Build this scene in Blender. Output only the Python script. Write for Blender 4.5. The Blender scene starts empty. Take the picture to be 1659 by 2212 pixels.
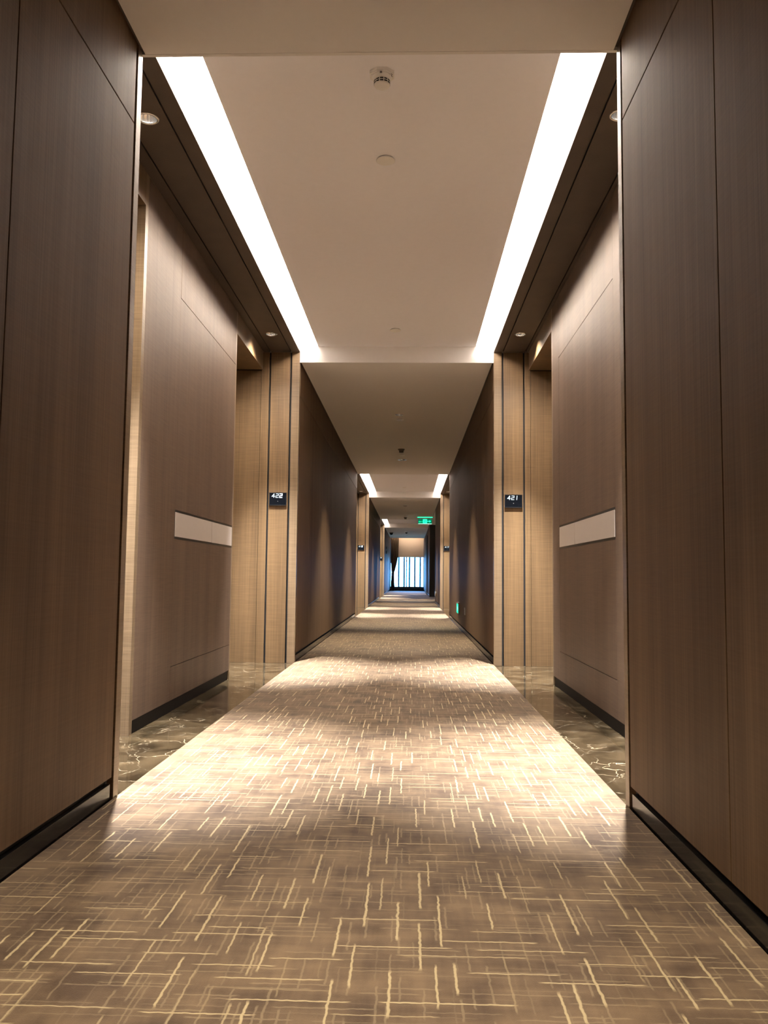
import bpy, bmesh, math, random
from mathutils import Matrix, Vector
random.seed(4)
PI = math.pi
scn = bpy.context.scene
C = scn.collection

# ------------------------------------------------------------------ dimensions (metres, y runs down the corridor)
XL, XR = -0.897, 0.661            # corridor wall planes
DNL, DNR = 0.294, 0.275           # depth of the door niches
ALC = 0.24                        # extra depth of the door alcoves
ZC = 2.40                         # dropped ceiling
ZW = 2.484                        # timber soffit of the niches
ZT = 2.531                        # raised plaster ceiling
XCL, XCR = -0.752, 0.518          # inner edges of the light coves
CX = -0.12                        # centre line of the ceiling fittings
YB = -4.6                         # wall behind the camera
S = [2.590, 13.83, 25.0]
EN = [6.526, 17.99, 29.25]
YLOB0, YLOB1 = 21.5, 27.6         # side opening on the right
YSOF = 37.3                       # end of the last dropped ceiling
YEND = 38.3
ZG, ZBASE = 2.136, 0.075

def sx(side, d):                  # x at depth d behind the corridor wall plane
    return XL - d if side < 0 else XR + d
def dn(side): return DNL if side < 0 else DNR

# ------------------------------------------------------------------ materials
def newmat(name):
    m = bpy.data.materials.new(name); m.use_nodes = True
    nt = m.node_tree; nt.nodes.clear()
    out = nt.nodes.new('ShaderNodeOutputMaterial')
    b = nt.nodes.new('ShaderNodeBsdfPrincipled')
    nt.links.new(b.outputs[0], out.inputs[0])
    return m, nt, b
def N(nt, t, **kw):
    n = nt.nodes.new(t)
    for k, v in kw.items(): setattr(n, k, v)
    return n
def mathn(nt, op, a, b=None, c=None, clamp=False):
    n = nt.nodes.new('ShaderNodeMath'); n.operation = op; n.use_clamp = clamp
    for i, v in enumerate((a, b, c)):
        if v is None: continue
        if isinstance(v, (int, float)): n.inputs[i].default_value = v
        else: nt.links.new(v, n.inputs[i])
    return n.outputs[0]
def coords(nt, scale=(1, 1, 1)):
    g = nt.nodes.new('ShaderNodeNewGeometry')
    mp = nt.nodes.new('ShaderNodeMapping'); mp.inputs['Scale'].default_value = scale
    nt.links.new(g.outputs['Position'], mp.inputs[0])
    return mp.outputs[0]
def noise(nt, vec, scale=1, detail=2, rough=.5, dist=0):
    n = nt.nodes.new('ShaderNodeTexNoise'); n.inputs['Scale'].default_value = scale
    n.inputs['Detail'].default_value = detail; n.inputs['Roughness'].default_value = rough
    n.inputs['Distortion'].default_value = dist
    nt.links.new(vec, n.inputs['Vector'])
    return n.outputs[0]
def mixc(nt, f, a, b):
    n = nt.nodes.new('ShaderNodeMix'); n.data_type = 'RGBA'
    if isinstance(f, (int, float)): n.inputs[0].default_value = f
    else: nt.links.new(f, n.inputs[0])
    for sock, v in ((n.inputs[6], a), (n.inputs[7], b)):
        if isinstance(v, tuple): sock.default_value = (*v, 1)
        else: nt.links.new(v, sock)
    return n.outputs[2]
def ramp(nt, f, lo, hi):
    n = nt.nodes.new('ShaderNodeMapRange'); n.inputs[1].default_value = lo; n.inputs[2].default_value = hi
    n.clamp = True; nt.links.new(f, n.inputs[0]); return n.outputs[0]
def bump(nt, b, h, strength, dist):
    n = nt.nodes.new('ShaderNodeBump'); n.inputs['Strength'].default_value = strength
    n.inputs['Distance'].default_value = dist
    nt.links.new(h, n.inputs['Height']); nt.links.new(n.outputs[0], b.inputs['Normal'])

def simple(name, col, rough=.5, metal=0, spec=.5, vary=.06):
    m, nt, b = newmat(name)
    v = noise(nt, coords(nt), 30, 3)
    nt.links.new(mixc(nt, v, tuple(c * (1 - vary) for c in col), tuple(min(1, c * (1 + vary)) for c in col)), b.inputs['Base Color'])
    b.inputs['Roughness'].default_value = rough; b.inputs['Metallic'].default_value = metal
    b.inputs['Specular IOR Level'].default_value = spec
    return m
def emis(name, col, strength):
    m = bpy.data.materials.new(name); m.use_nodes = True
    nt = m.node_tree; nt.nodes.clear()
    out = nt.nodes.new('ShaderNodeOutputMaterial'); e = nt.nodes.new('ShaderNodeEmission')
    e.inputs[0].default_value = (*col, 1); e.inputs[1].default_value = strength
    nt.links.new(e.outputs[0], out.inputs[0])
    return m

def woven(name, dark, light, rough=.42, spec=.5, rib=1.0):
    """cladding: vertical grain crossed by fine horizontal threads"""
    m, nt, b = newmat(name)
    v1 = noise(nt, coords(nt, (140, 140, 1.6)), 1, 3, .6)      # long vertical fibres
    v2 = noise(nt, coords(nt, (9, 9, .35)), 1, 2, .5)          # broad vertical bands
    h1 = noise(nt, coords(nt, (6, 6, 210)), 1, 2, .6)          # fine cross threads
    a = mathn(nt, 'MULTIPLY', v1, .5)
    a = mathn(nt, 'ADD', a, mathn(nt, 'MULTIPLY', v2, .45))
    a = mathn(nt, 'ADD', a, mathn(nt, 'MULTIPLY', h1, .35 * rib))
    f = ramp(nt, a, .40 , .92)
    nt.links.new(mixc(nt, f, dark, light), b.inputs['Base Color'])
    b.inputs['Roughness'].default_value = rough
    b.inputs['Specular IOR Level'].default_value = spec
    bump(nt, b, mathn(nt, 'ADD', mathn(nt, 'MULTIPLY', h1, rib), v1), .25, .0012)
    return m

M = {}
M['clad'] = woven('woven_taupe_cladding', (.072, .041, .018), (.195, .118, .054))
M['clad_wall'] = woven('fabric_wall_cladding', (.084, .048, .025), (.180, .109, .058), rough=.6, spec=.15, rib=.5)
M['clad_niche'] = woven('ribbed_niche_cladding', (.072, .045, .030), (.165, .109, .074), rough=.5, spec=.22)
M['edge'] = woven('ribbed_edge_strip', (.085, .055, .030), (.20, .135, .078), rough=.35, rib=1.6)
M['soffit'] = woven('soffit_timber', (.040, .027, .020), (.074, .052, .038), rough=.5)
M['gap'] = simple('black_shadow_gap', (.006, .005, .005), .6)
M['base'] = simple('black_gloss_skirting', (.008, .007, .007), .18, spec=.28)
M['plaster'] = simple('cream_plaster', (.77, .74, .71), .85, spec=.2, vary=.02)
M['plaster_tray'] = simple('pale_plaster', (.88, .87, .90), .85, spec=.2, vary=.02)
M['inlay'] = simple('pale_inlay', (.62, .56, .52), .3, vary=.03)
M['black'] = simple('black_metal', (.012, .012, .013), .35)
M['blackglass'] = simple('black_glass', (.004, .005, .007), .12, spec=.12)
M['chrome'] = simple('polished_chrome', (.75, .75, .76), .14, 1)
M['plinth'] = simple('matt_black_plinth', (.006, .005, .005), .6, spec=.2)
M['white'] = simple('white_plastic', (.80, .77, .72), .45)
M['grey'] = simple('grey_plastic', (.22, .20, .18), .5)
M['darkwood'] = woven('dark_fire_door', (.012, .010, .010), (.022, .018, .017), rough=.6)
M['doorwood'] = woven('door_veneer', (.11, .08, .055), (.22, .165, .115))
M['curtain'] = simple('brown_curtain', (.15, .105, .075), .8, vary=.15)
M['blind'] = simple('beige_blind', (.55, .47, .43), .85, vary=.04)
M['frame'] = simple('dark_window_frame', (.03, .04, .05), .4)
M['fin'] = simple('grey_blue_fin', (.03, .09, .12), .6)
M['lamp'] = emis('downlight_lamp', (1, .92, .82), 60)
M['cove'] = emis('cove_diffuser', (1, .87, .73), 36)
M['endcove'] = emis('end_cove_diffuser', (1, .74, .48), 26)
M['digit'] = emis('lit_digits', (.75, .93, 1), 1.1)
M['digit_glare'] = emis('glare_digit', (.82, .93, 1), 1.8)  # stronger glow imitates glare on one digit
M['green'] = emis('exit_green_panel', (.0, .16, .075), .8)
M['green_lit'] = emis('exit_green_lit', (.02, 1, .42), 1.1)
M['green_pale'] = emis('exit_green_pale', (.35, 1, .62), 1.2)

def marble():
    m, nt, b = newmat('dark_emperador_marble')
    co = coords(nt)
    base = noise(nt, co, 5, 6, .6, .8)
    n = N(nt, 'ShaderNodeTexNoise'); n.inputs['Scale'].default_value = 3.2; n.inputs['Detail'].default_value = 5
    nt.links.new(co, n.inputs['Vector'])
    add = N(nt, 'ShaderNodeVectorMath', operation='MULTIPLY_ADD')
    nt.links.new(n.outputs['Color'], add.inputs[0]); add.inputs[1].default_value = (.55, .55, .55); nt.links.new(co, add.inputs[2])
    v = N(nt, 'ShaderNodeTexVoronoi', feature='DISTANCE_TO_EDGE'); v.inputs['Scale'].default_value = 5.0
    nt.links.new(add.outputs[0], v.inputs['Vector'])
    vein = mathn(nt, 'SUBTRACT', 1, ramp(nt, v.outputs[0], 0, .016))
    vein = mathn(nt, 'MULTIPLY', vein, ramp(nt, noise(nt, co, 4, 3), .36, .62))
    v2 = N(nt, 'ShaderNodeTexVoronoi', feature='DISTANCE_TO_EDGE'); v2.inputs['Scale'].default_value = 11
    nt.links.new(add.outputs[0], v2.inputs['Vector'])
    vein2 = mathn(nt, 'MULTIPLY', mathn(nt, 'SUBTRACT', 1, ramp(nt, v2.outputs[0], 0, .03)), ramp(nt, noise(nt, co, 7, 2), .5, .8))
    c = mixc(nt, ramp(nt, base, .35, .7), (.012, .008, .004), (.070, .048, .025))
    c = mixc(nt, mathn(nt, 'MULTIPLY', vein2, .8), c, (.33, .26, .17))
    c = mixc(nt, mathn(nt, 'MULTIPLY', vein, .8), c, (.42, .34, .22))
    nt.links.new(c, b.inputs['Base Color']); b.inputs['Roughness'].default_value = .07; b.inputs['Specular IOR Level'].default_value = .3
    return m
M['marble'] = marble()

def carpet():
    m, nt, b = newmat('patterned_hotel_carpet')
    g = N(nt, 'ShaderNodeNewGeometry')
    wob = N(nt, 'ShaderNodeTexNoise'); wob.inputs['Scale'].default_value = 55; wob.inputs['Detail'].default_value = 1
    nt.links.new(g.outputs['Position'], wob.inputs['Vector'])
    sub = N(nt, 'ShaderNodeVectorMath', operation='SUBTRACT'); nt.links.new(wob.outputs['Color'], sub.inputs[0]); sub.inputs[1].default_value = (.5, .5, .5)
    ma = N(nt, 'ShaderNodeVectorMath', operation='MULTIPLY_ADD')
    nt.links.new(sub.outputs[0], ma.inputs[0]); ma.inputs[1].default_value = (.006, .006, 0); nt.links.new(g.outputs['Position'], ma.inputs[2])
    sep = N(nt, 'ShaderNodeSeparateXYZ'); nt.links.new(ma.outputs[0], sep.inputs[0])
    X, Y = sep.outputs[0], sep.outputs[1]
    def wn(a, bb, seed):
        cv = N(nt, 'ShaderNodeCombineXYZ')
        nt.links.new(a, cv.inputs[0])
        if bb is not None: nt.links.new(bb, cv.inputs[1])
        cv.inputs[2].default_value = seed
        w = N(nt, 'ShaderNodeTexWhiteNoise', noise_dimensions='3D'); nt.links.new(cv.outputs[0], w.inputs['Vector'])
        return w.outputs['Value']
    def lines(across, along, w, L, hw, thr, seed):
        t = mathn(nt, 'DIVIDE', across, w); c = mathn(nt, 'FLOOR', t); ft = mathn(nt, 'FRACT', t)
        r1 = wn(c, None, seed)
        s = mathn(nt, 'ADD', mathn(nt, 'DIVIDE', along, L), mathn(nt, 'MULTIPLY', r1, 7.3))
        k = mathn(nt, 'FLOOR', s); fs = mathn(nt, 'FRACT', s)
        r2, r3, r4 = wn(c, k, seed + 1), wn(c, k, seed + 2), wn(c, k, seed + 3)
        p = mathn(nt, 'MULTIPLY_ADD', r2, .6, .2)
        d = mathn(nt, 'ABSOLUTE', mathn(nt, 'SUBTRACT', ft, p))
        h = mathn(nt, 'MULTIPLY_ADD', r4, hw * .8 / w, hw * .7 / w)
        prof = mathn(nt, 'MULTIPLY_ADD', mathn(nt, 'DIVIDE', d, h), -1.6, 1.9, clamp=True)
        # dash occupies part of the cell length, soft ends
        a = mathn(nt, 'MULTIPLY', r3, .30)
        e1 = mathn(nt, 'MULTIPLY', mathn(nt, 'SUBTRACT', fs, a), 22, clamp=True)
        e2 = mathn(nt, 'MULTIPLY', mathn(nt, 'SUBTRACT', mathn(nt, 'MULTIPLY_ADD', r2, .28, .70), fs), 22, clamp=True)
        amp = ramp(nt, r4, thr, min(1, thr + .35))
        return mathn(nt, 'MULTIPLY', mathn(nt, 'MULTIPLY', prof, amp), mathn(nt, 'MULTIPLY', e1, e2))
    la = lines(X, Y, .038, .27, .0019, .25, 1.5)
    lb = lines(Y, X, .040, .26, .0015, .28, 11.5)
    lc = lines(X, Y, .021, .17, .0017, .30, 21.5)
    ld = lines(Y, X, .019, .22, .0016, .30, 31.5)
    strong = mathn(nt, 'MAXIMUM', la, lb)
    faint = mathn(nt, 'MULTIPLY', mathn(nt, 'MAXIMUM', lc, ld), .30)
    pos = g.outputs['Position']
    n1 = noise(nt, pos, 6.5, 3, .55, .3)
    n2 = noise(nt, coords(nt, (26, 4, 1)), 1, 3, .6)
    n3 = noise(nt, coords(nt, (4, 26, 1)), 1, 3, .6)
    pile = noise(nt, pos, 520, 2, .7)
    mot = mathn(nt, 'ADD', mathn(nt, 'MULTIPLY', n1, .55), mathn(nt, 'ADD', mathn(nt, 'MULTIPLY', n2, .3), mathn(nt, 'MULTIPLY', n3, .3)))
    c = mixc(nt, ramp(nt, mot, .45, .70), (.064, .034, .016), (.190, .120, .064))
    c = mixc(nt, mathn(nt, 'MULTIPLY', pile, .35), c, (.09, .065, .045))
    c = mixc(nt, faint, c, (.36, .27, .16))
    c = mixc(nt, mathn(nt, 'MULTIPLY', strong, .85), c, (.44, .34, .19))
    nt.links.new(c, b.inputs['Base Color'])
    b.inputs['Roughness'].default_value = .75; b.inputs['Specular IOR Level'].default_value = .3
    b.inputs['Sheen Weight'].default_value = .15; b.inputs['Sheen Roughness'].default_value = .4
    bump(nt, b, mathn(nt, 'ADD', pile, mathn(nt, 'MULTIPLY', strong, .6)), .35, .002)
    return m
M['carpet'] = carpet()

def glass():
    m = bpy.data.materials.new('window_glass'); m.use_nodes = True
    nt = m.node_tree; nt.nodes.clear()
    out = N(nt, 'ShaderNodeOutputMaterial'); mx = N(nt, 'ShaderNodeMixShader'); fr = N(nt, 'ShaderNodeFresnel')
    t = N(nt, 'ShaderNodeBsdfTransparent'); t.inputs[0].default_value = (.86, .94, .96, 1)
    gl = N(nt, 'ShaderNodeBsdfGlossy'); gl.inputs['Roughness'].default_value = .02
    nt.links.new(fr.outputs[0], mx.inputs[0]); nt.links.new(t.outputs[0], mx.inputs[1]); nt.links.new(gl.outputs[0], mx.inputs[2])
    nt.links.new(mx.outputs[0], out.inputs[0])
    return m
M['glass'] = glass()

# ------------------------------------------------------------------ geometry helpers
class MB:
    def __init__(s): s.bm = bmesh.new(); s.mats = []
    def mi(s, m):
        if m not in s.mats: s.mats.append(m)
        return s.mats.index(m)
    def box(s, x0, x1, y0, y1, z0, z1, m='clad', bev=0):
        x0, x1 = sorted((x0, x1)); y0, y1 = sorted((y0, y1)); z0, z1 = sorted((z0, z1))
        r = bmesh.ops.create_cube(s.bm, size=1, matrix=Matrix.Translation(((x0+x1)/2, (y0+y1)/2, (z0+z1)/2)) @ Matrix.Diagonal((x1-x0, y1-y0, z1-z0, 1)))
        fs = {f for v in r['verts'] for f in v.link_faces}
        for f in fs: f.material_index = s.mi(m)
        if bev:
            es = list({e for v in r['verts'] for e in v.link_edges})
            q = bmesh.ops.bevel(s.bm, geom=es, offset=bev, segments=2, affect='EDGES', profile=.5)
            for f in q['faces']: f.material_index = s.mi(m)
        return s
    def lathe(s, prof, m, c=(0, 0, 0), seg=40, axis='Z', close=False, smooth=True):
        """profile of (radius, height) revolved about the vertical through c"""
        rings = []
        for r, h in prof:
            if r < 1e-6:
                rings.append([s.bm.verts.new((c[0], c[1], c[2] + h))])
            else:
                rings.append([s.bm.verts.new((c[0] + r*math.cos(2*PI*k/seg), c[1] + r*math.sin(2*PI*k/seg), c[2] + h)) for k in range(seg)])
        i = s.mi(m)
        for a, b2 in zip(rings, rings[1:]):
            for k in range(seg):
                k2 = (k+1) % seg
                vs = [a[k % len(a)], a[k2 % len(a)], b2[k2 % len(b2)], b2[k % len(b2)]]
                vs = [v for j, v in enumerate(vs) if v not in vs[:j]]
                if len(vs) >= 3:
                    try: f = s.bm.faces.new(vs); f.material_index = i; f.smooth = smooth
                    except ValueError: pass
        return s
    def plate(s, x0, x1, y0, y1, z, holes, m, seg=32):
        """horizontal sheet with round holes (all on one y-sorted line, (x, y, r))"""
        i = s.mi(m); cuts = []
        def quad(a, b, c2, d):
            if b - a < 1e-6 or d - c2 < 1e-6: return
            f = s.bm.faces.new([s.bm.verts.new(p) for p in ((a, c2, z), (b, c2, z), (b, d, z), (a, d, z))]); f.material_index = i
        y = y0
        for hx, hy, r in sorted(holes, key=lambda t: t[1]):
            q = min(r * 1.25, x1 - hx - .002, hx - x0 - .002)
            quad(x0, x1, y, hy-q); quad(x0, hx-q, hy-q, hy+q); quad(hx+q, x1, hy-q, hy+q)
            inner, outer = [], []
            for k in range(seg):
                a = 2*PI*(k+.5)/seg; cx_, sy_ = math.cos(a), math.sin(a)
                inner.append(s.bm.verts.new((hx + r*cx_, hy + r*sy_, z)))
                t = q / max(abs(cx_), abs(sy_))
                outer.append(s.bm.verts.new((hx + t*cx_, hy + t*sy_, z)))
            for k in range(seg):
                k2 = (k+1) % seg
                f = s.bm.faces.new((inner[k], outer[k], outer[k2], inner[k2])); f.material_index = i
            for (cx_, sy_) in ((1, 1), (-1, 1), (-1, -1), (1, -1)):       # square corners
                best = sorted(range(seg), key=lambda k: (outer[k].co.x-(hx+q*cx_))**2 + (outer[k].co.y-(hy+q*sy_))**2)[:2]
                v = s.bm.verts.new((hx+q*cx_, hy+q*sy_, z))
                f = s.bm.faces.new((v, outer[best[0]], outer[best[1]])); f.material_index = i
            y = hy + q
        quad(x0, x1, y, y1)
        bmesh.ops.remove_doubles(s.bm, verts=[v for v in s.bm.verts if abs(v.co.z - z) < 1e-6], dist=1e-5)
        fs = [f for f in s.bm.faces if all(abs(v.co.z - z) < 1e-6 for v in f.verts)]
        for f in fs:
            if f.normal.z == 0: f.normal_update()
            if f.normal.z > 0: f.normal_flip()
        # give it a real thickness, upwards
        r = bmesh.ops.extrude_face_region(s.bm, geom=fs)
        bmesh.ops.translate(s.bm, vec=(0, 0, .012), verts=[v for v in r['geom'] if isinstance(v, bmesh.types.BMVert)])
        return s
    def stroke(s, pts, w, m, fr, th=.0015):
        """thick line through 2-D points; fr maps (u, v, depth) to world"""
        for (a, b2) in zip(pts, pts[1:]):
            a, b2 = Vector(a), Vector(b2); d = (b2-a)
            if d.length < 1e-9: continue
            d.normalize(); n = Vector((-d.y, d.x)) * w/2; e = d * w/2
            q = [a-e+n, b2+e+n, b2+e-n, a-e-n]
            lo = [s.bm.verts.new(fr(p.x, p.y, 0)) for p in q]; hi = [s.bm.verts.new(fr(p.x, p.y, th)) for p in q]
            i = s.mi(m)
            for f in (lo, hi, *[[lo[k], lo[(k+1) % 4], hi[(k+1) % 4], hi[k]] for k in range(4)]):
                s.bm.faces.new(f).material_index = i
        return s
    def poly(s, pts, m, fr, th=.0015):
        lo = [s.bm.verts.new(fr(x, y, 0)) for x, y in pts]; hi = [s.bm.verts.new(fr(x, y, th)) for x, y in pts]
        n = len(pts); i = s.mi(m)
        for f in (lo, hi, *[[lo[k], lo[(k+1) % n], hi[(k+1) % n], hi[k]] for k in range(n)]):
            s.bm.faces.new(f).material_index = i
        return s
    def build(s, name, parent=None, loc=None):
        bmesh.ops.recalc_face_normals(s.bm, faces=s.bm.faces)
        me = bpy.data.meshes.new(name); s.bm.to_mesh(me); s.bm.free()
        for m in s.mats: me.materials.append(M[m])
        o = bpy.data.objects.new(name, me); C.objects.link(o)
        if parent is not None: o.parent = parent
        if loc is not None: o.location = loc
        return o
def thing(name, label, cat, loc=(0, 0, 0), group=None):
    o = bpy.data.objects.new(name, None); o.empty_display_size = .05; C.objects.link(o)
    o.location = loc; o['label'] = label; o['category'] = cat
    if group: o['group'] = group
    return o
def tag(o, label, cat, group=None):
    o['label'] = label; o['category'] = cat
    if group: o['group'] = group
    return o
def struct(o, label=None, cat=None):
    o['kind'] = 'structure'
    if label: o['label'] = label
    if cat: o['category'] = cat
    return o
def dup(root, loc, label, group=None, rot=None):
    r = root.copy(); C.objects.link(r); r.location = loc; r['label'] = label
    if rot is not None: r.rotation_euler = rot
    if group: r['group'] = group
    for ch in root.children:
        c = ch.copy(); C.objects.link(c); c.parent = r
        for gch in ch.children:
            d = gch.copy(); C.objects.link(d); d.parent = c
    return r

# ------------------------------------------------------------------ floor, carpet
XO_L, XO_R = XL - DNL - ALC - .25, XR + DNR + ALC + .25
f = MB(); f.box(XO_L, XO_R, YB - .2, YEND + .3, -.12, 0, 'marble')
f.box(XO_R, 3.6, YLOB0 - .2, YLOB1 + .2, -.12, 0, 'marble')
struct(f.build('floor'), 'dark brown marble floor with cream veins showing in the door niches', 'floor')
c = MB(); c.box(XL + .001, XR - .001, YB, YEND, .0, .008, 'carpet', 0)
c.box(XR - .001, 3.39, YLOB0 + .002, YLOB1 - .002, .0, .008, 'carpet')
tag(c.build('carpet'), 'long taupe corridor carpet patterned with broken cream lines', 'carpet')

# ------------------------------------------------------------------ corridor wall segments
POST, PGAP = .043, .018
def wall_segment(side, y0, y1, label, post0=True, post1=True, vg=(), ztop=None, corner=.063):
    b = MB(); X = lambda d: sx(side, d)
    zt = ZC + .06
    if post0:      # corner post, runs to the floor
        b.box(X(0), X(corner), y0, y0 + POST, 0, ZW + .03, 'edge', .0015)
    if post1:
        b.box(X(0), X(corner), y1 - POST, y1, 0, ZW + .03, 'edge', .0015)
    a = y0 + (POST + PGAP if post0 else 0); e = y1 - (POST + PGAP if post1 else 0)
    b.box(X(.022), X(.25), y0 + .021, y1 - .021, 0, zt, 'gap')
    ys = [a] + [v for v in sorted(vg) if a + .1 < v < e - .1] + [e]
    for p, q in zip(ys, ys[1:]):
        p2 = p + (.0022 if p != a else 0); q2 = q - (.0022 if q != e else 0)
        b.box(X(0), X(.021), p2, q2, ZBASE, ZG - .0025, 'clad_wall', .0012)
        b.box(X(0), X(.021), p2, q2, ZG + .0025, zt, 'clad_wall', .0012)
    o = b.build('wall_left' if side < 0 else 'wall_right'); struct(o, label, 'wall')
    k = MB(); k.box(X(.004), X(.021), a, e, 0, .055, 'base', .001)
    struct(k.build('baseboard_left' if side < 0 else 'baseboard_right'), 'black glossy skirting below ' + label, 'skirting')
    return o
def grooves(y0, y1): 
    return [y0 + .82, y1 - .82] + [y0 + .82 + (y1 - y0 - 1.64) * k / 3 for k in (1, 2)]
for side, nm in ((-1, 'left'), (1, 'right')):
    wall_segment(side, YB, S[0], f'taupe clad {nm} corridor wall nearest the camera', post0=False, vg=(-3, -1.8, -.6, .55, 1.76))
    wall_segment(side, EN[0], S[1], f'taupe clad {nm} corridor wall between the first and second door niches', vg=grooves(EN[0], S[1]))
wall_segment(-1, EN[1], S[2], 'taupe clad left corridor wall between the second and third door niches', vg=grooves(EN[1], S[2]))
wall_segment(1, EN[1], YLOB0, 'short taupe clad right wall between second niche and side passage', vg=(EN[1] + .82, 20.6))
wall_segment(-1, EN[2], YEND, 'taupe clad left corridor wall beside the far window', post1=False, vg=(30.1, 32, 34, 36))
wall_segment(1, YLOB1, YEND, 'taupe clad right corridor wall beside the far window', post1=False, vg=(34.4, 36.4))

# ------------------------------------------------------------------ niches
def return_face(side, y, dirn, label):
    """face of the wall block closing a niche; dirn -1: looks towards the camera"""
    b = MB(); X = lambda d: sx(side, d); D = dn(side)
    g1, g2 = (.063, .078), (.232, .246)
    t = .021 * -dirn                      # cladding sits on the block, its front at y
    y2 = y + t
    b.box(X(g1[1]), X(g2[0]), y, y2, 0, ZW, 'clad', .0012)
    b.box(X(g2[1]), X(D + .015), y, y2, 0, ZW, 'clad', .0012)
    b.box(X(D + .018), X(D + ALC), y + t * .35, y2 + t, 0, 2.335, 'clad', .0012)
    b.box(X(.02), X(D + ALC), y2, y2 + t * 2, 0, ZW, 'gap')
    return struct(b.build('wall_left' if side < 0 else 'wall_right'), label, 'wall')

def niche_panel(side, y0, y1, near_side, label):
    """clad block between two door alcoves with flush boards and a pale inlay band"""
    X = lambda d: sx(side, d); D = dn(side); x0 = X(D)
    root = thing('niche_wall_panel', label, 'wall panel', (x0, (y0 + y1) / 2, 0))
    o = -1 if side < 0 else 1
    cy = (y0 + y1) / 2
    def L(b): # local coordinates
        for v in b.bm.verts: v.co -= Vector((x0, cy, 0))
        return b
    a, e = y0, y1
    band0, band1 = (a + .605, e - .0) if side < 0 else (a + .145, e - .265)
    zb0, zb1 = .880, 1.004
    core = MB(); core.box(x0 + o*.012, x0 + o*(ALC - .002), a + .004, e - .004, 0, ZW, 'gap')
    L(core).build('core', root)
    F_, T = .0003, .0030            # faint butt joints and open grooves
    def board(ya, yb, za, zb, gaps=(F_, F_, F_, F_), nm='board', m='clad_niche'):
        b = MB(); b.box(x0, x0 + o*.0118, ya + gaps[0], yb - gaps[1], za + gaps[2], zb - gaps[3], m, .0003)
        L(b).build(nm, root)
    board(a, a + (.04 if side < 0 else .03), 0, ZW, (0, .0012, 0, 0), 'edge_strip', 'edge')
    board(e - .03, e, 0, ZW, (.0008, 0, 0, 0), 'edge_strip', 'edge')
    if side < 0:
        c1, yv, e2, v2 = a + .04, a + .595, e - .03, a + 1.34
        board(c1, yv, .058, ZW)
        board(yv, e2, 2.111, ZW, (T, F_, T, F_))
        board(yv, e2, zb1 + .012, 2.111)
        board(yv, v2, .228, zb0 - .012, (F_, .0009, F_, F_)); board(v2, e2, .228, zb0 - .012)
        board(yv, e2, .058, .228, (T, F_, F_, T))
        bs, be, sp = yv + .012, e2, a + 1.38
    else:
        p, q = a + .20, e - .255
        board(q, e - .03, .058, ZW); board(a + .03, p, .058, ZW)
        board(p, q, .233, zb0 - .012, (F_, T, T, F_)); board(p, q, zb1 + .012, 2.086, (F_, T, F_, T))
        board(p, q, 2.086, ZW); board(p, q, .058, .233)
        bs, be, sp = p + .01, q - .006, q - .48
    fr = MB(); fr.box(x0 + o*.001, x0 + o*.0115, bs - .012, be + (.0 if side < 0 else .006), zb0 - .0118, zb1 + .0118, 'black')
    L(fr).build('inlay_frame', root)
    for ya, yb in ((bs, sp - .0035), (sp + .0035, be - (.004 if side < 0 else .002))):
        b = MB(); b.box(x0 - o*.0015, x0 + o*.006, ya, yb, zb0, zb1, 'inlay', .0006)
        L(b).build('inlay_band', root)
    # end faces towards the alcoves
    for yy, s2 in ((a, 1), (e, -1)):
        b = MB(); b.box(x0 + o*.002, x0 + o*(ALC - .004), yy + s2*.0005, yy + s2*.0035, 0, 2.335, 'edge')
        L(b).build('end_face', root)
    b = MB(); b.box(x0 + o*.006, x0 + o*.0118, a + .045, e - .032, 0, .056, 'plinth')
    L(b).build('plinth', root)
    return root

DOORN = [0]
def alcove(side, y0, y1, label):
    X = lambda d: sx(side, d); D = dn(side)
    b = MB()      # lintel and frame and the body around the door
    b.box(X(D), X(D + ALC + .2), y0, y1, 2.335, ZW + .1, 'clad')
    b.box(X(D + ALC), X(D + ALC + .2), y0 - .03, y0 + .05, 0, 2.335, 'clad')
    b.box(X(D + ALC), X(D + ALC + .2), y1 - .05, y1 + .03, 0, 2.335, 'clad')
    struct(b.build('wall_left' if side < 0 else 'wall_right'), 'clad lintel and jambs around ' + label, 'door surround')
    DOORN[0] += 1
    d = MB(); d.box(X(D + ALC + .03), X(D + ALC + .075), y0 + .052, y1 - .052, .006, 2.33, 'doorwood', .002)
    o = struct(d.build(f'door_{DOORN[0]}'), label, 'door')
    h = MB(); yy = y1 - .12 if side < 0 else y0 + .12
    sg = -1 if side < 0 else 1
    xx = X(D + ALC + .03)
    h.box(xx, xx - sg*.012, yy - .028, yy + .028, .90, 1.16, 'chrome', .003)
    h.box(xx - sg*.012, xx - sg*.045, yy - .009, yy + .009, 1.0, 1.018, 'chrome', .002)
    h.box(xx - sg*.036, xx - sg*.05, yy - .12 if side < 0 else yy - .009, yy + .009 if side < 0 else yy + .12, .998, 1.02, 'chrome', .003)
    h.build('door_handle', o)

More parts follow.
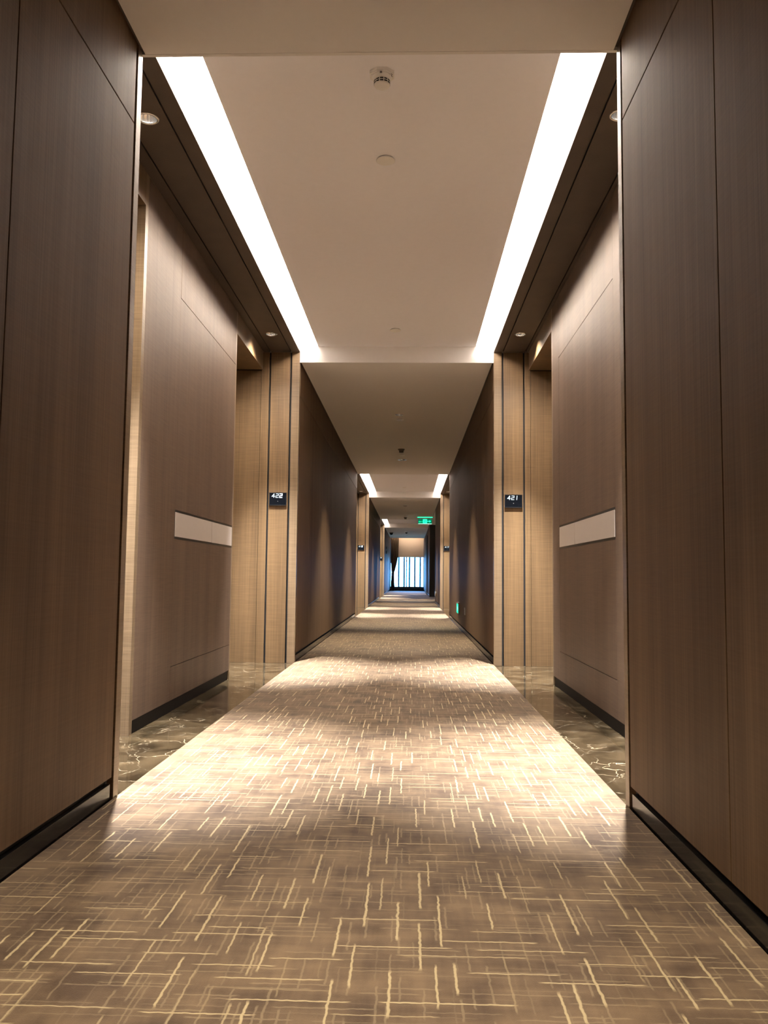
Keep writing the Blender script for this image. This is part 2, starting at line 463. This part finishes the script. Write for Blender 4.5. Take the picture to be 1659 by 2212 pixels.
def timber_soffit(side, y0, y1, holes, label):
    X = lambda d: sx(side, d); D = dn(side); b = MB()
    G = .004
    edges = (0, .070 if side < 0 else .071, .236 if side < 0 else .250, D)
    for i, (p, q) in enumerate(zip(edges, edges[1:])):
        p2 = p + (G if i else 0); q2 = q - (G if i < 2 else 0)
        xa, xb = sorted((X(p2), X(q2)))
        hs = [(hx, hy, r) for hx, hy, r in holes if xa < hx < xb]
        bb = MB.__new__(MB); bb.bm = bmesh.new(); bb.mats = b.mats
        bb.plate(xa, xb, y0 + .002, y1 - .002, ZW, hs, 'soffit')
        me = bpy.data.meshes.new('t'); bb.bm.to_mesh(me); bb.bm.free(); b.bm.from_mesh(me); bpy.data.meshes.remove(me)
    b.box(X(.069), X(.080), y0, y1, ZW + .012, ZW + .03, 'gap')
    b.box(X(.23), X(.256), y0, y1, ZW + .012, ZW + .03, 'gap')
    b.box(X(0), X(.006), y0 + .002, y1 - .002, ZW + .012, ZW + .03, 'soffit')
    return struct(b.build('trim_1' if side < 0 else 'trim_2'), label, 'soffit')

def build_niche(side, i, ordn, rooms):
    y0, y1 = S[i], EN[i]; nm = 'left' if side < 0 else 'right'
    D = dn(side); A = .955 if side < 0 else 1.0; B = 1.012 if side < 0 else 1.073
    pa, pb = y0 + A, y1 - B
    return_face(side, y1, -1, f'far return wall of the {ordn} {nm} niche carrying the room number')
    return_face(side, y0, 1, f'near return wall of the {ordn} {nm} niche facing down the corridor')
    niche_panel(side, pa, pb, True, f'taupe ribbed wall panel with pale inlay band in the {ordn} {nm} niche')
    alcove(side, y0 + .02, pa, f'near guest room door in the {ordn} {nm} niche')
    alcove(side, pb, y1 - .02, f'far guest room door in the {ordn} {nm} niche, beside the room number')
    hx = -1.048 if side < 0 else .806
    timber_soffit(side, y0, y1, [(hx, y0 + .515, .040), (hx, y1 - .50, .040)], f'brown timber soffit over the {ordn} {nm} niche')
    # plaster back of the cove
    b = MB(); b.box(sx(side, 0), sx(side, .012), y0, y1, ZW + .031, 2.62, 'plaster_tray')
    struct(b.build('trim_3' if side < 0 else 'trim_4'), f'white plaster upstand of the {ordn} {nm} light cove', 'plaster')
    xi = XCL if side < 0 else XCR; xo = sx(side, 0)
    r = thing('cove_light', f'long glowing cove light strip over the {ordn} {nm} niche', 'light', ((xi + xo)/2, (y0+y1)/2, 2.60), 'cove lights')
    w = abs(xo - xi) / 2 - .002; hl = (y1 - y0)/2 - .004
    o = -1 if side < 0 else 1          # LED profile on the back of the ceiling edge, shining outwards
    b = MB(); b.box(-o*(w - .001), -o*(w - .008), -hl, hl, -.055, .008, 'cove'); b.build('diffuser', r)
    b = MB(); b.box(-w, w, -hl, hl, .0105, .02, 'plaster_tray'); b.build('housing', r)
build_niche(-1, 0, 'first', None); build_niche(1, 0, 'first', None)
build_niche(-1, 1, 'second', None); build_niche(1, 1, 'second', None)
build_niche(-1, 2, 'third', None)

# unseen plain masses added behind the niches so no light leaks
b = MB()
b.box(XL - DNL - ALC - .2, XO_L - .1, YB - .2, YEND + .2, 0, 2.9, 'gap')
struct(b.build('wall_left'), 'unseen light-blocking mass added behind the left doors', 'wall')
b = MB()
b.box(XR + DNR + ALC + .2, XO_R + .1, YB - .2, YLOB0 - .0, 0, 2.9, 'gap')
b.box(XR + DNR + ALC + .2, XO_R + .1, YLOB1 + .25, YEND + .2, 0, 2.9, 'gap')
struct(b.build('wall_right'), 'unseen light-blocking mass added behind the right doors', 'wall')

# ------------------------------------------------------------------ ceilings
DL_C = [(-2.75, .040), (.69, .040), (8.68, .040), (12.09, .060), (20.14, .045), (23.55, .045), (31.6, .045), (34.6, .045)]
def dropped(y0, y1, label, face0=True, face1=True):
    b = MB(); R = .012
    hs = [(CX - .003, y, r) for y, r in DL_C if y0 < y < y1]
    b.plate(XL + R, XR - R, y0, y1, ZC, hs, 'plaster')
    for yy, on, s2 in ((y0, face0, 1), (y1, face1, -1)):
        if on: b.box(XL + .001, XR - .001, yy - s2*.002, yy + s2*.012, ZC - .0008, 2.70, 'plaster')
    b.box(XL, XL + R, y0 + .013, y1 - .013, ZC + .010, ZC + .02, 'soffit'); b.box(XR - R, XR, y0 + .013, y1 - .013, ZC + .010, ZC + .02, 'soffit')
    return struct(b.build('ceiling'), label, 'ceiling')
dropped(YB, S[0], 'low cream plaster ceiling over the camera end of the corridor', face0=False)
dropped(EN[0], S[1], 'low cream plaster ceiling between the first and second raised bays')
dropped(EN[1], S[2], 'low cream plaster ceiling between the second and third raised bays')
dropped(EN[2], YSOF, 'low cream plaster ceiling in front of the far window')
def tray(i, x0, x1, label):
    b = MB(); b.box(x0, x1, S[i] + .0, EN[i], ZT, ZT + .03, 'plaster_tray', 0)
    b.box(x0, x0 + .012, S[i], EN[i], ZT + .03, 2.62, 'plaster_tray')
    b.box(x1 - .012, x1, S[i], EN[i], ZT + .03, 2.62, 'plaster_tray')
    return struct(b.build('ceiling'), label, 'ceiling')
tray(0, XCL, XCR, 'raised pale plaster ceiling between the two nearest cove lights')
tray(1, XCL, XCR, 'raised pale plaster ceiling of the second bay')
tray(2, XCL, XR, 'raised pale plaster ceiling of the third bay')
b = MB(); b.box(XO_L, XO_R, YB - .2, YEND + .3, 2.70, 2.78, 'plaster')
b.box(XO_R, 3.6, YLOB0 - .2, YLOB1 + .2, 2.70, 2.78, 'plaster')
struct(b.build('ceiling'), 'slab above the suspended ceilings', 'ceiling')

# wall behind the camera, side passage
b = MB(); b.box(XO_L, XO_R, YB - .15, YB, 0, 2.9, 'clad_wall')
struct(b.build('wall_back'), 'clad wall closing the corridor behind the camera', 'wall')
b = MB()
b.box(XR, 3.4, YLOB0, YLOB1, ZC, ZC + .012, 'plaster')
struct(b.build('ceiling'), 'unlit plaster ceiling of the side passage', 'ceiling')
for bx, lb in (((3.4, 3.5, YLOB0, YLOB1), 'clad end wall of the side passage'), ((XR + .25, 3.5, YLOB0 - .1, YLOB0), 'clad near wall of the side passage'),
               ((XR + .02, 3.5, YLOB1 + .06, YLOB1 + .2), 'clad far wall of the side passage')):
    b = MB(); b.box(*bx, 0, 2.7, 'clad_wall'); struct(b.build('wall_right'), lb, 'wall')
b = MB()
b.box(XR, XR+.03, YLOB0 + .0, YLOB1, ZC + .012, 2.7, 'plaster')
b.box(XR, XR + .03, S[2], EN[2], ZT - .14, 2.7, 'plaster')
struct(b.build('trim_5'), 'plaster bulkhead over the opening to the side passage', 'bulkhead')
DOORN[0] += 1
b = MB(); b.box(XR - .0, XR + 1.0, YLOB1 - .05, YLOB1 + .0, .012, ZC - .004, 'darkwood', .002)
b.box(XR + 1.004, XR + 2.0, YLOB1 - .05, YLOB1 + .0, .012, ZC - .004, 'darkwood', .002)
o = struct(b.build(f'door_{DOORN[0]}'), 'tall black fire door standing in the side passage on the right', 'door')
b = MB(); b.box(XR + .93, XR + .95, YLOB1 - .11, YLOB1 - .09, .85, 1.25, 'chrome', .004)
b.box(XR + .93, XR + .95, YLOB1 - .10, YLOB1 - .05, .88, .90, 'chrome'); b.box(XR + .93, XR + .95, YLOB1 - .10, YLOB1 - .05, 1.20, 1.22, 'chrome')
b.build('door_handle', o)
DOORN[0] += 1
b = MB(); b.box(XR - .03, XR + .01, 30.6, 33.0, .012, 2.2, 'darkwood', .002)
struct(b.build(f'door_{DOORN[0]}'), 'dark service door on the right wall close to the far window', 'door')

# ------------------------------------------------------------------ far end: window, blind, curtain
YW = YEND + .02
XWL, XWR = XL, XR
b = MB()
b.box(XWL - .4, XWL, YEND, YEND + .2, 0, 2.7, 'clad_wall'); b.box(XWR, XWR + .4, YEND, YEND + .2, 0, 2.7, 'clad_wall')
b.box(XWL, XWR, YEND, YEND + .2, 2.42, 2.7, 'plaster')
struct(b.build('wall_end'), 'end wall around the tall window', 'wall')
b = MB()
b.box(XWL, XWR, YEND, YEND + .08, 0, .20, 'frame', .004)
b.box(XWL, XWR, YEND, YEND + .08, 2.36, 2.42, 'frame', .004)
b.box(XWL, XWL + .03, YEND, YEND + .08, .20, 2.36, 'frame'); b.box(XWR - .03, XWR, YEND, YEND + .08, .20, 2.36, 'frame')
w = struct(b.build('window_1'), 'tall window at the far end of the corridor, bright with daylight', 'window')
b = MB(); b.box(-.168, -.118, YEND, YEND + .08, .20, 2.36, 'frame', .003); b.build('mullion', w)
b = MB(); b.box(XWL + .03, -.168, YEND + .04, YEND + .048, .20, 2.36, 'glass'); b.build('pane', w)
b = MB(); b.box(-.118, XWR - .03, YEND + .04, YEND + .048, .20, 2.36, 'glass'); b.build('pane', w)
b = MB(); b.box(XWL, XWR, YEND - .07, YEND, .0, .075, 'base', .003)
b.build('sill_rail', w)
pos = ['leftmost', 'second from the left', 'third from the left', 'just right of the mullion', 'third from the right', 'second from the right', 'rightmost']
YF = YEND + .55
for k in range(7):
    x = -.757 + .2505 * k
    b = MB(); b.box(-.038, .038, -.09, .09, -.6, 2.9, 'fin', .003)
    tag(b.build('window_fin', loc=(x, YF, 0)), f'blue-grey vertical sun fin outside the far window, {pos[k]}', 'fin', 'sun fins outside the window')
# rails carrying the fins, ledge
b = MB(); b.box(XWL - .3, XWR + .3, YEND + .2, YF + .15, -.7, -.6, 'frame'); tag(b.build('outer_ledge'), 'concrete ledge outside the far window under the sun fins', 'ledge')

def blind():
    root = thing('roller_blind', 'beige roller blind lowered over the upper half of the far window', 'blind', (CX, YEND - .12, 1.57))
    b = MB(); b.box(XL + .03 - CX, XR - .02 - CX, -.002, .002, 0, 1.06, 'blind'); b.build('blind_fabric', root)
    b = MB(); b.box(XL + .03 - CX, XR - .02 - CX, -.007, .007, -.022, .0, 'blind', .002); b.build('bottom_rail', root)
    b = MB()
    b.lathe([(0, 0), (.025, 0), (.025, 1.50), (0, 1.50)], 'blind', seg=20)
    for v in b.bm.verts: v.co = Vector((XL + .04 - CX + v.co.z, v.co.x, v.co.y + 1.07))
    b.build('roller', root)
blind()
def curtain():
    root = thing('curtain', 'brown pleated curtain tied back at the left of the far window', 'curtain', (-.8, YEND - .3, 0))
    def prof(z):      # left edge, right edge
        pts = [(2.68, -.885, -.50), (1.62, -.87, -.52), (1.30, -.86, -.58), (.95, -.835, -.665), (.82, -.82, -.715), (.70, -.83, -.72), (.45, -.85, -.70), (0.02, -.86, -.66)]
        for (z1, l1, r1), (z0, l0, r0) in zip(pts, pts[1:]):
            if z >= z0:
                t = (z - z0)/(z1 - z0); return l0 + (l1-l0)*t, r0 + (r1-r0)*t
        return pts[-1][1:]
    b = MB(); nz, nt_ = 60, 90; rows = []
    for side_ in (0, 1):
        g = []
        for i in range(nz+1):
            z = .02 + 2.66*i/nz; l, r = prof(z); row = []
            for j in range(nt_+1):
                t = j/nt_; amp = .022 + .02*(r-l)/.38
                x = l + (r-l)*t; y = amp*math.sin(t*2*PI*7 + .6*math.sin(z*1.7)) + side_*.004
                row.append(b.bm.verts.new((x + .8, y, z)))
            g.append(row)
        rows.append(g)
    i0 = b.mi('curtain')
    for gi, g in enumerate(rows):
        for i in range(nz):
            for j in range(nt_):
                f_ = b.bm.faces.new((g[i][j], g[i][j+1], g[i+1][j+1], g[i+1][j])); f_.material_index = i0; f_.smooth = True
    b.build('drape', root)
    b = MB(); b.lathe([(.075, -.03), (.082, -.03), (.082, .03), (.075, .03), (.075, -.03)], 'curtain', seg=28)
    for v in b.bm.verts: v.co = Vector((v.co.x*.85 + .032, v.co.y*.75, v.co.z + .80 + .25*v.co.x))
    b.build('tieback', root)
curtain()
r = thing('cove_light', 'warm cove strip above the beige blind at the far end', 'light', (CX, YEND - .47, 2.60))
b = MB(); b.box(-.74, .74, -.03, .03, 0, .012, 'endcove'); b.build('diffuser', r)
b = MB(); b.box(-.75, .75, -.035, .035, .0125, .03, 'white'); b.build('housing', r)

# ------------------------------------------------------------------ ceiling fittings
def downlight(name, r):
    root = thing(name, '', 'downlight')
    b = MB(); b.lathe([(r*.86, .004), (r*.86, -.001), (r*.90, -.004), (r*1.0, -.0045), (r*1.12, -.0015), (r*1.12, 0.0), (r*.98, .0005), (r*.98, .004), (r*.86, .004)], 'chrome'); b.build('trim_ring', root)
    b = MB(); b.lathe([(r*.86, .003), (r*.80, .014), (r*.66, .032), (r*.46, .050), (r*.44, .050)], 'chrome')
    b.lathe([(r*.97, .003), (r*.93, .070), (r*.4, .075)], 'black'); b.build('reflector', root)
    b = MB(); b.lathe([(0, .046), (r*.30, .047), (r*.44, .051), (r*.44, .055), (0, .056)], 'lamp'); b.build('lamp', root)
    return root
def spot(loc, watt, size, blend, col=(1, .80, .58), rad=.02):
    l = bpy.data.lights.new('downlight_beam', 'SPOT'); l.energy = watt; l.spot_size = math.radians(size); l.spot_blend = blend
    l.color = col; l.shadow_soft_size = rad
    o = bpy.data.objects.new('downlight_beam', l); C.objects.link(o); o.location = loc
    return o
proto = downlight('downlight', .040); first = True
W_CORE, W_SKIRT, W_C = 1350, 62, 300
names = {0: 'first', 1: 'second', 2: 'third'}
for i in range(3):
    for side in (-1, 1):
        if i == 2 and side > 0: continue
        hx = -1.048 if side < 0 else .806
        nm = 'left' if side < 0 else 'right'
        for k, y in (('near', S[i] + .515), ('far', EN[i] - .50)):
            lab = f'round chrome downlight at the {k} end of the timber soffit over the {names[i]} {nm} niche'
            if first:
                proto.location = (hx, y, ZW); proto['label'] = lab; proto['group'] = 'niche downlights'; first = False
            else: dup(proto, (hx, y, ZW), lab, 'niche downlights')
            spot((hx, y, ZW + .012), W_CORE, 52, 1.0, (.97, .98, 1)); spot((hx, y, ZW + .013), W_SKIRT, 132, 1.0, (1, .92, .80))
big = downlight('downlight', .060); big.location = (CX - .003, 12.09, ZC)
big['label'] = 'larger chrome downlight on the low ceiling just before the second bay'; big['group'] = 'corridor downlights'
clab = {-2.75: 'chrome downlight in the low ceiling behind the camera', .69: 'chrome downlight in the low ceiling above the camera',
        8.68: 'small chrome downlight on the low ceiling beyond the first bay', 20.14: 'small downlight in the low ceiling just past the second bay',
        23.55: 'small downlight in the low ceiling just before the hanging exit sign', 31.6: 'small downlight in the last low ceiling next to the dome camera', 34.6: 'small downlight in the last low ceiling nearest the window'}
for y, r in DL_C:
    if r != .060:
        d = dup(proto, (CX - .003, y, ZC), clab[y], 'corridor downlights')
        if r != .040: d.scale = (r/.04, r/.04, 1)
    spot((CX - .003, y, ZC + .012), 230 if y < 5 else W_C, 80, .85, (1, .90, .72), rad=.03)

def sprinkler(z):
    b = MB(); b.lathe([(.0, -.0095), (.038, -.0095), (.0415, -.008), (.0415, -.0055), (.036, -.0055), (.036, 0), (0, 0)], 'white')
    return b
sp = sprinkler(0).build('sprinkler_cover'); sp.location = (-.12, 3.527, ZT)
tag(sp, 'round white sprinkler cover on the raised ceiling behind the smoke detector', 'sprinkler', 'sprinkler covers')
for y, z, lab in ((6.066, ZT, 'round white sprinkler cover at the far end of the first raised ceiling'),
                  (8.94, ZC, 'small white sprinkler cover on the low ceiling right behind the small downlight'),
                  (11.617, ZC, 'small white sprinkler cover between the dark detector and larger downlight'),
                  (17.14, ZT, 'small white sprinkler cover on the second raised ceiling'),
                  (19.7, ZC, 'small white sprinkler cover on the low ceiling past the second bay')):
    o = sp.copy(); C.objects.link(o); o.location = (-.12, y, z); o['label'] = lab

def detector(loc, label, body='white', scale=1, grp=None):
    root = thing('smoke_detector', label, 'smoke detector', loc, grp)
    b = MB()      # faceted mounting base
    pts = [(.048*math.cos(a), .044*math.sin(a)) for a in [2*PI*(k+.5)/8 for k in range(8)]]
    fr = lambda u, v, d: Vector((u, v, -d))
    b.poly(pts, body, fr, .016)
    es = [e for e in b.bm.edges if all(v.co.z < -.01 for v in e.verts)]
    bmesh.ops.bevel(b.bm, geom=es, offset=.005, segments=3, affect='EDGES')
    b.build('mounting_base', root)
    b = MB(); b.lathe([(.036, -.0155), (.034, -.024), (.030, -.026), (.0295, -.0275), (.029, -.046), (.026, -.050), (0, -.052)], body)
    bd = b.build('sensor_head', root)
    b = MB()
    for row in (0, 1):
        for k in range(12):
            a = 2*PI*k/12
            q = MB.__new__(MB)
            c0, w0 = a, .20
            z0 = -.031 - row*.008
            vs = []
            for (aa, zz) in ((c0-w0, z0), (c0+w0, z0), (c0+w0, z0-.005), (c0-w0, z0-.005)):
                vs.append(b.bm.verts.new((.0301*math.cos(aa), .0301*math.sin(aa), zz)))
            vo = [b.bm.verts.new((v.co.x*.9, v.co.y*.9, v.co.z)) for v in vs]
            i = b.mi('black')
            for f_ in (vs, vo, *[[vs[j], vs[(j+1) % 4], vo[(j+1) % 4], vo[j]] for j in range(4)]): b.bm.faces.new(f_).material_index = i
    b.build('air_slots', bd)
    b = MB(); b.lathe([(0, -.0195), (.004, -.0195), (.004, -.0155), (0, -.0155)], 'grey', c=(-.003, -.037, 0), seg=16); b.build('indicator', root)
    root.scale = (scale,)*3
    return root
d = detector((-.115, 2.90, ZT), 'white smoke detector with slotted head on the nearest raised ceiling')
b = MB()   # the small wave mark printed on the base
for dx in (-.004, .004):
    b.stroke([(.030+dx, -.024), (.034+dx, -.018), (.030+dx, -.012), (.034+dx, -.006)], .0025, 'grey', lambda u, v, dd: Vector((u, v, -.0160-dd)), .0006)
b.build('wave_mark', d)
detector((-.124, 11.06, ZC), 'dark small smoke detector on the low ceiling before the second bay', 'grey', 1.0)
detector((-.13, 24.0, ZC), 'small smoke detector on the low ceiling left of the hanging exit sign', 'grey', 1.2)
detector((-.135, 32.4, ZC), 'tiny dark smoke detector near the far window, right of the dome camera', 'grey', 1.1)
root = thing('dome_camera', 'black dome camera at the left of the last low ceiling', 'camera', (-.73, 32.5, ZC))
b = MB(); b.lathe([(0, 0), (.075, 0), (.075, -.03), (.068, -.04), (0, -.04)], 'grey'); b.build('camera_base', root)
b = MB(); b.lathe([(.062, -.04), (.060, -.06), (.048, -.085), (.025, -.102), (0, -.107)], 'blackglass'); b.build('dome', root)

# ------------------------------------------------------------------ room number signs
DIG = {'0': [[(0, 0), (1, 0), (1, 2), (0, 2), (0, 0)]], '1': [[(.6, 0), (.6, 2)]], '2': [[(0, 2), (1, 2), (1, 1.05), (0, .95), (0, 0), (1, 0)]],
       '4': [[(.75, 0), (.75, 2), (-.1, .6), (1.05, .6)]], '7': [[(0, 2), (1, 2), (.5, 0)]], '8': [[(0, 0), (1, 0), (1, 2), (0, 2), (0, 0)], [(0, 1), (1, 1)]],
       'E': [[(1, 2), (0, 2), (0, 0), (1, 0)], [(0, 1), (.8, 1)]], 'X': [[(0, 0), (1, 2)], [(0, 2), (1, 0)]], 'I': [[(.5, 0), (.5, 2)]], 'T': [[(0, 2), (1, 2)], [(.5, 2), (.5, 0)]]}
def room_sign(text, loc, label, glare=None):
    w, h = .139, .103
    root = thing('room_number_sign', label, 'sign', loc, 'room number signs')
    b = MB(); b.box(-w/2, w/2, -.011, 0, -h/2, h/2, 'blackglass', .002); b.build('sign_plate', root)
    b = MB(); b.box(-w/2, -w/2+.004, -.0125, -.011, -h/2, h/2, 'black'); b.box(w/2-.004, w/2, -.0125, -.011, -h/2, h/2, 'black')
    b.box(-w/2, w/2, -.0125, -.011, -h/2, -h/2+.005, 'black'); b.box(-w/2, w/2, -.0125, -.011, h/2-.004, h/2, 'black'); b.build('sign_rim', root)
    for k, ch in enumerate(text):
        b = MB(); sc = .0145
        for st in DIG[ch]:
            mm = 'digit_glare' if k == glare else 'digit'
            b.stroke([(u*sc*1.25 - .046 + k*.030 + v*.0012, v*sc + .012) for u, v in st], .0062 if k == glare else .0046, mm, lambda u, v, d: Vector((u, -.0114 - d, v)), .001)  # glare put into the shape as a wider stroke
        b.build('digit', root)
    b = MB(); b.lathe([(0, 0), (.0028, 0), (.0028, .001), (0, .001)], 'grey', seg=16)
    for v in b.bm.verts: v.co = Vector((v.co.x, -.011 - v.co.z, v.co.y - .018))
    b.build('sensor', root)
    return root
room_sign('422', (-1.052, EN[0], 1.292), 'black room number sign with lit 422 on the nearest left return wall', 2)
room_sign('421', (.815, EN[0], 1.288), 'black room number sign with lit 421 on the nearest right return wall')
room_sign('418', (-1.062, EN[1], 1.297), 'small distant room number sign 418 on the second left return wall', 2)
room_sign('417', (.812, EN[1], 1.297), 'small distant room number sign 417 on the second right return wall')
room_sign('414', (-1.03, EN[2], 1.297), 'tiny distant lit room number sign in the third left niche', 2)

# ------------------------------------------------------------------ exit signs and wall plates
def man(b, ox, oz, s, m, fr):
    P = lambda *pts: [(ox + u*s, oz + v*s) for u, v in pts]
    b.poly([(ox + (.55 + .09*math.cos(a))*s, oz + (1.65 + .11*math.sin(a))*s) for a in [2*PI*k/10 for k in range(10)]], m, fr)
    b.stroke(P((.45, 1.45), (.30, .85)), .16*s, m, fr)
    b.stroke(P((.30, .85), (.60, .60), (.45, .20)), .11*s, m, fr)
    b.stroke(P((.30, .85), (.20, .45), (-.15, .30)), .11*s, m, fr)
    b.stroke(P((.45, 1.40), (.75, 1.15), (.95, 1.25)), .08*s, m, fr)
    b.stroke(P((.42, 1.40), (.10, 1.25), (.0, .95)), .08*s, m, fr)
root = thing('exit_sign', 'green lit emergency exit sign with arrow hanging from the ceiling', 'exit sign', (.435, 23.9, 2.275))
w, h = .39, .13
b = MB(); b.box(-w/2, w/2, -.012, .012, -h/2, h/2, 'green', .002); b.build('sign_panel', root)
b = MB(); b.box(-w/2, w/2, -.014, .014, -h/2-.012, -h/2, 'green_pale'); b.box(w/2, w/2+.008, -.014, .014, -h/2-.012, h/2, 'grey'); b.build('sign_rim', root)
b = MB(); b.box(-.22, .22, -.02, .02, ZC - 2.275 - .022, ZC - 2.275, 'green_lit', .003)  # rail set glowing to stand in for the sign's green glow on the ceiling
b.build('mounting_rail_glow', root)
for x in (-.12, .12):
    b = MB(); b.box(x-.004, x+.004, -.004, .004, h/2, ZC - 2.275 - .02, 'grey'); b.build('hanger', root)
fr = lambda u, v, d: Vector((u, -.0125 - d, v))
b = MB(); b.poly([(-.062, -.06), (.058, -.06), (.058, .062), (-.062, .062)], 'green_lit', fr); pic = b.build('pictogram', root)
b = MB(); man(b, -.022, -.052, .055, 'green', lambda u, v, d: Vector((u, -.0142 - d, v))); b.build('running_figure', pic)
b = MB(); b.stroke([(.075, 0), (.13, 0)], .022, 'green_lit', fr); b.poly([(.125, .034), (.175, 0), (.125, -.034)], 'green_lit', fr); b.build('arrow', root)
b = MB()
for k, ch in enumerate('EXIT'):
    for st in DIG[ch]: b.stroke([(-.175 + k*.027 + u*.015, -.028 + v*.014) for u, v in st], .006, 'green_lit', fr)
b.build('lettering', root)
# low exit sign on the right wall (faces -x)
root = thing('exit_sign', 'green lit low level exit sign on right wall just above skirting', 'exit sign', (XR, 11.07, .275))
b = MB(); b.box(-.022, 0, -.18, .18, -.075, .075, 'grey', .003); b.build('sign_housing', root)
b = MB(); b.box(-.0235, -.022, -.168, .168, -.063, .055, 'green_lit'); pn = b.build('sign_panel', root)
frr = lambda u, v, d: Vector((-.0236 - d, -u, v))
b = MB(); man(b, -.03, -.05, .052, 'green_pale', frr); b.build('running_figure', pn); b = MB()
b.stroke([(.07, 0), (.12, 0)], .016, 'green_pale', frr); b.poly([(.115, .028), (.155, 0), (.115, -.028)], 'green_pale', frr); b.build('arrow', pn)
b = MB(); b.box(-.0236, -.022, -.168, .168, .058, .071, 'white'); b.build('top_strip', root)
root = thing('socket_plate', 'small dark socket plate low on right wall nearer than green exit sign', 'socket', (XR, 9.86, .283))
b = MB(); b.box(-.010, 0, -.043, .043, -.043, .043, 'grey', .002); b.build('cover_plate', root)
b = MB(); b.box(-.0108, -.010, -.008, .008, -.012, -.009, 'black'); b.box(-.0108, -.010, -.012, -.009, .004, .015, 'black'); b.box(-.0108, -.010, .009, .012, .004, .015, 'black'); b.build('socket_slots', root)
b = MB()
pts = [(.20*math.cos(a)*(1 if abs(math.cos(a)) < .9 else .97), .078*math.sin(a)) for a in [2*PI*k/32 for k in range(32)]]
b.poly(pts, 'chrome', lambda u, v, d: Vector((-d, u, v)), .03)
tag(b.build('wall_plate', loc=(XR, 20.6, .275)), 'oval polished plate low on the right wall beside the black fire door', 'plate')
for z, hh, lab in ((1.74, .10, 'upper of two small dark wall plates on left wall by window'), (1.58, .12, 'lower of two small dark wall plates on left wall by window')):
    b = MB(); b.box(0, .03, -.09, .09, -hh/2, hh/2, 'black', .004)
    tag(b.build('wall_plate', loc=(XL, 31.4, z)), lab, 'plate', 'dark plates on the left wall')

# ------------------------------------------------------------------ daylight
wld = bpy.data.worlds.new('sky'); scn.world = wld; wld.use_nodes = True
nt = wld.node_tree; nt.nodes.clear()
out = N(nt, 'ShaderNodeOutputWorld'); bg = N(nt, 'ShaderNodeBackground')
tc = N(nt, 'ShaderNodeTexCoord'); sp_ = N(nt, 'ShaderNodeSeparateXYZ'); nt.links.new(tc.outputs['Generated'], sp_.inputs[0])
cr = N(nt, 'ShaderNodeValToRGB'); nt.links.new(mathn(nt, 'MULTIPLY_ADD', sp_.outputs[2], 4, .5, clamp=True), cr.inputs[0])
cr.color_ramp.elements[0].position = .30; cr.color_ramp.elements[0].color = (.10, .20, .26, 1)
cr.color_ramp.elements[1].position = .56; cr.color_ramp.elements[1].color = (.14, .44, 1, 1)
nt.links.new(cr.outputs[0], bg.inputs[0]); bg.inputs[1].default_value = 27
nt.links.new(bg.outputs[0], out.inputs[0])
pl = bpy.data.lights.new('window_portal', 'AREA'); pl.shape = 'RECTANGLE'; pl.size = XR - XL; pl.size_y = 1.5
pl.cycles.is_portal = True
po = bpy.data.objects.new('window_portal', pl); C.objects.link(po); po.location = (CX, YEND + .15, .95); po.rotation_euler = (-PI/2, 0, 0)

# ------------------------------------------------------------------ camera
F_, PI_, YA, RO, HC = 1784.749, .077, .0316, .0101, .6917
PARAMS = (1784.749, 0.0770, 0.0316, 0.0101)
c_, s_ = math.cos(YA), math.sin(YA); cp, spn = math.cos(PI_), math.sin(PI_)
R0 = Vector((c_, s_, 0)); F0 = Vector((-s_*cp, c_*cp, spn)); U0 = Vector((s_*spn, -c_*spn, cp))
cr_, sr = math.cos(RO), math.sin(RO)
Rv = cr_*R0 + sr*U0; Uv = -sr*R0 + cr_*U0
cam = bpy.data.cameras.new('camera'); co = bpy.data.objects.new('camera', cam); C.objects.link(co)
mt = Matrix((( Rv.x, Uv.x, -F0.x, 0), (Rv.y, Uv.y, -F0.y, 0), (Rv.z, Uv.z, -F0.z, HC), (0, 0, 0, 1)))
co.matrix_world = mt
cam.sensor_fit = 'VERTICAL'; cam.sensor_height = 36; cam.lens = F_ / 2212 * 36
cam.clip_start = .02; cam.clip_end = 200
scn.camera = co

vs = scn.view_settings
vs.view_transform = 'Standard'; vs.look = 'None'; vs.gamma = 1; vs.use_curve_mapping = False
vs.exposure = 0.78
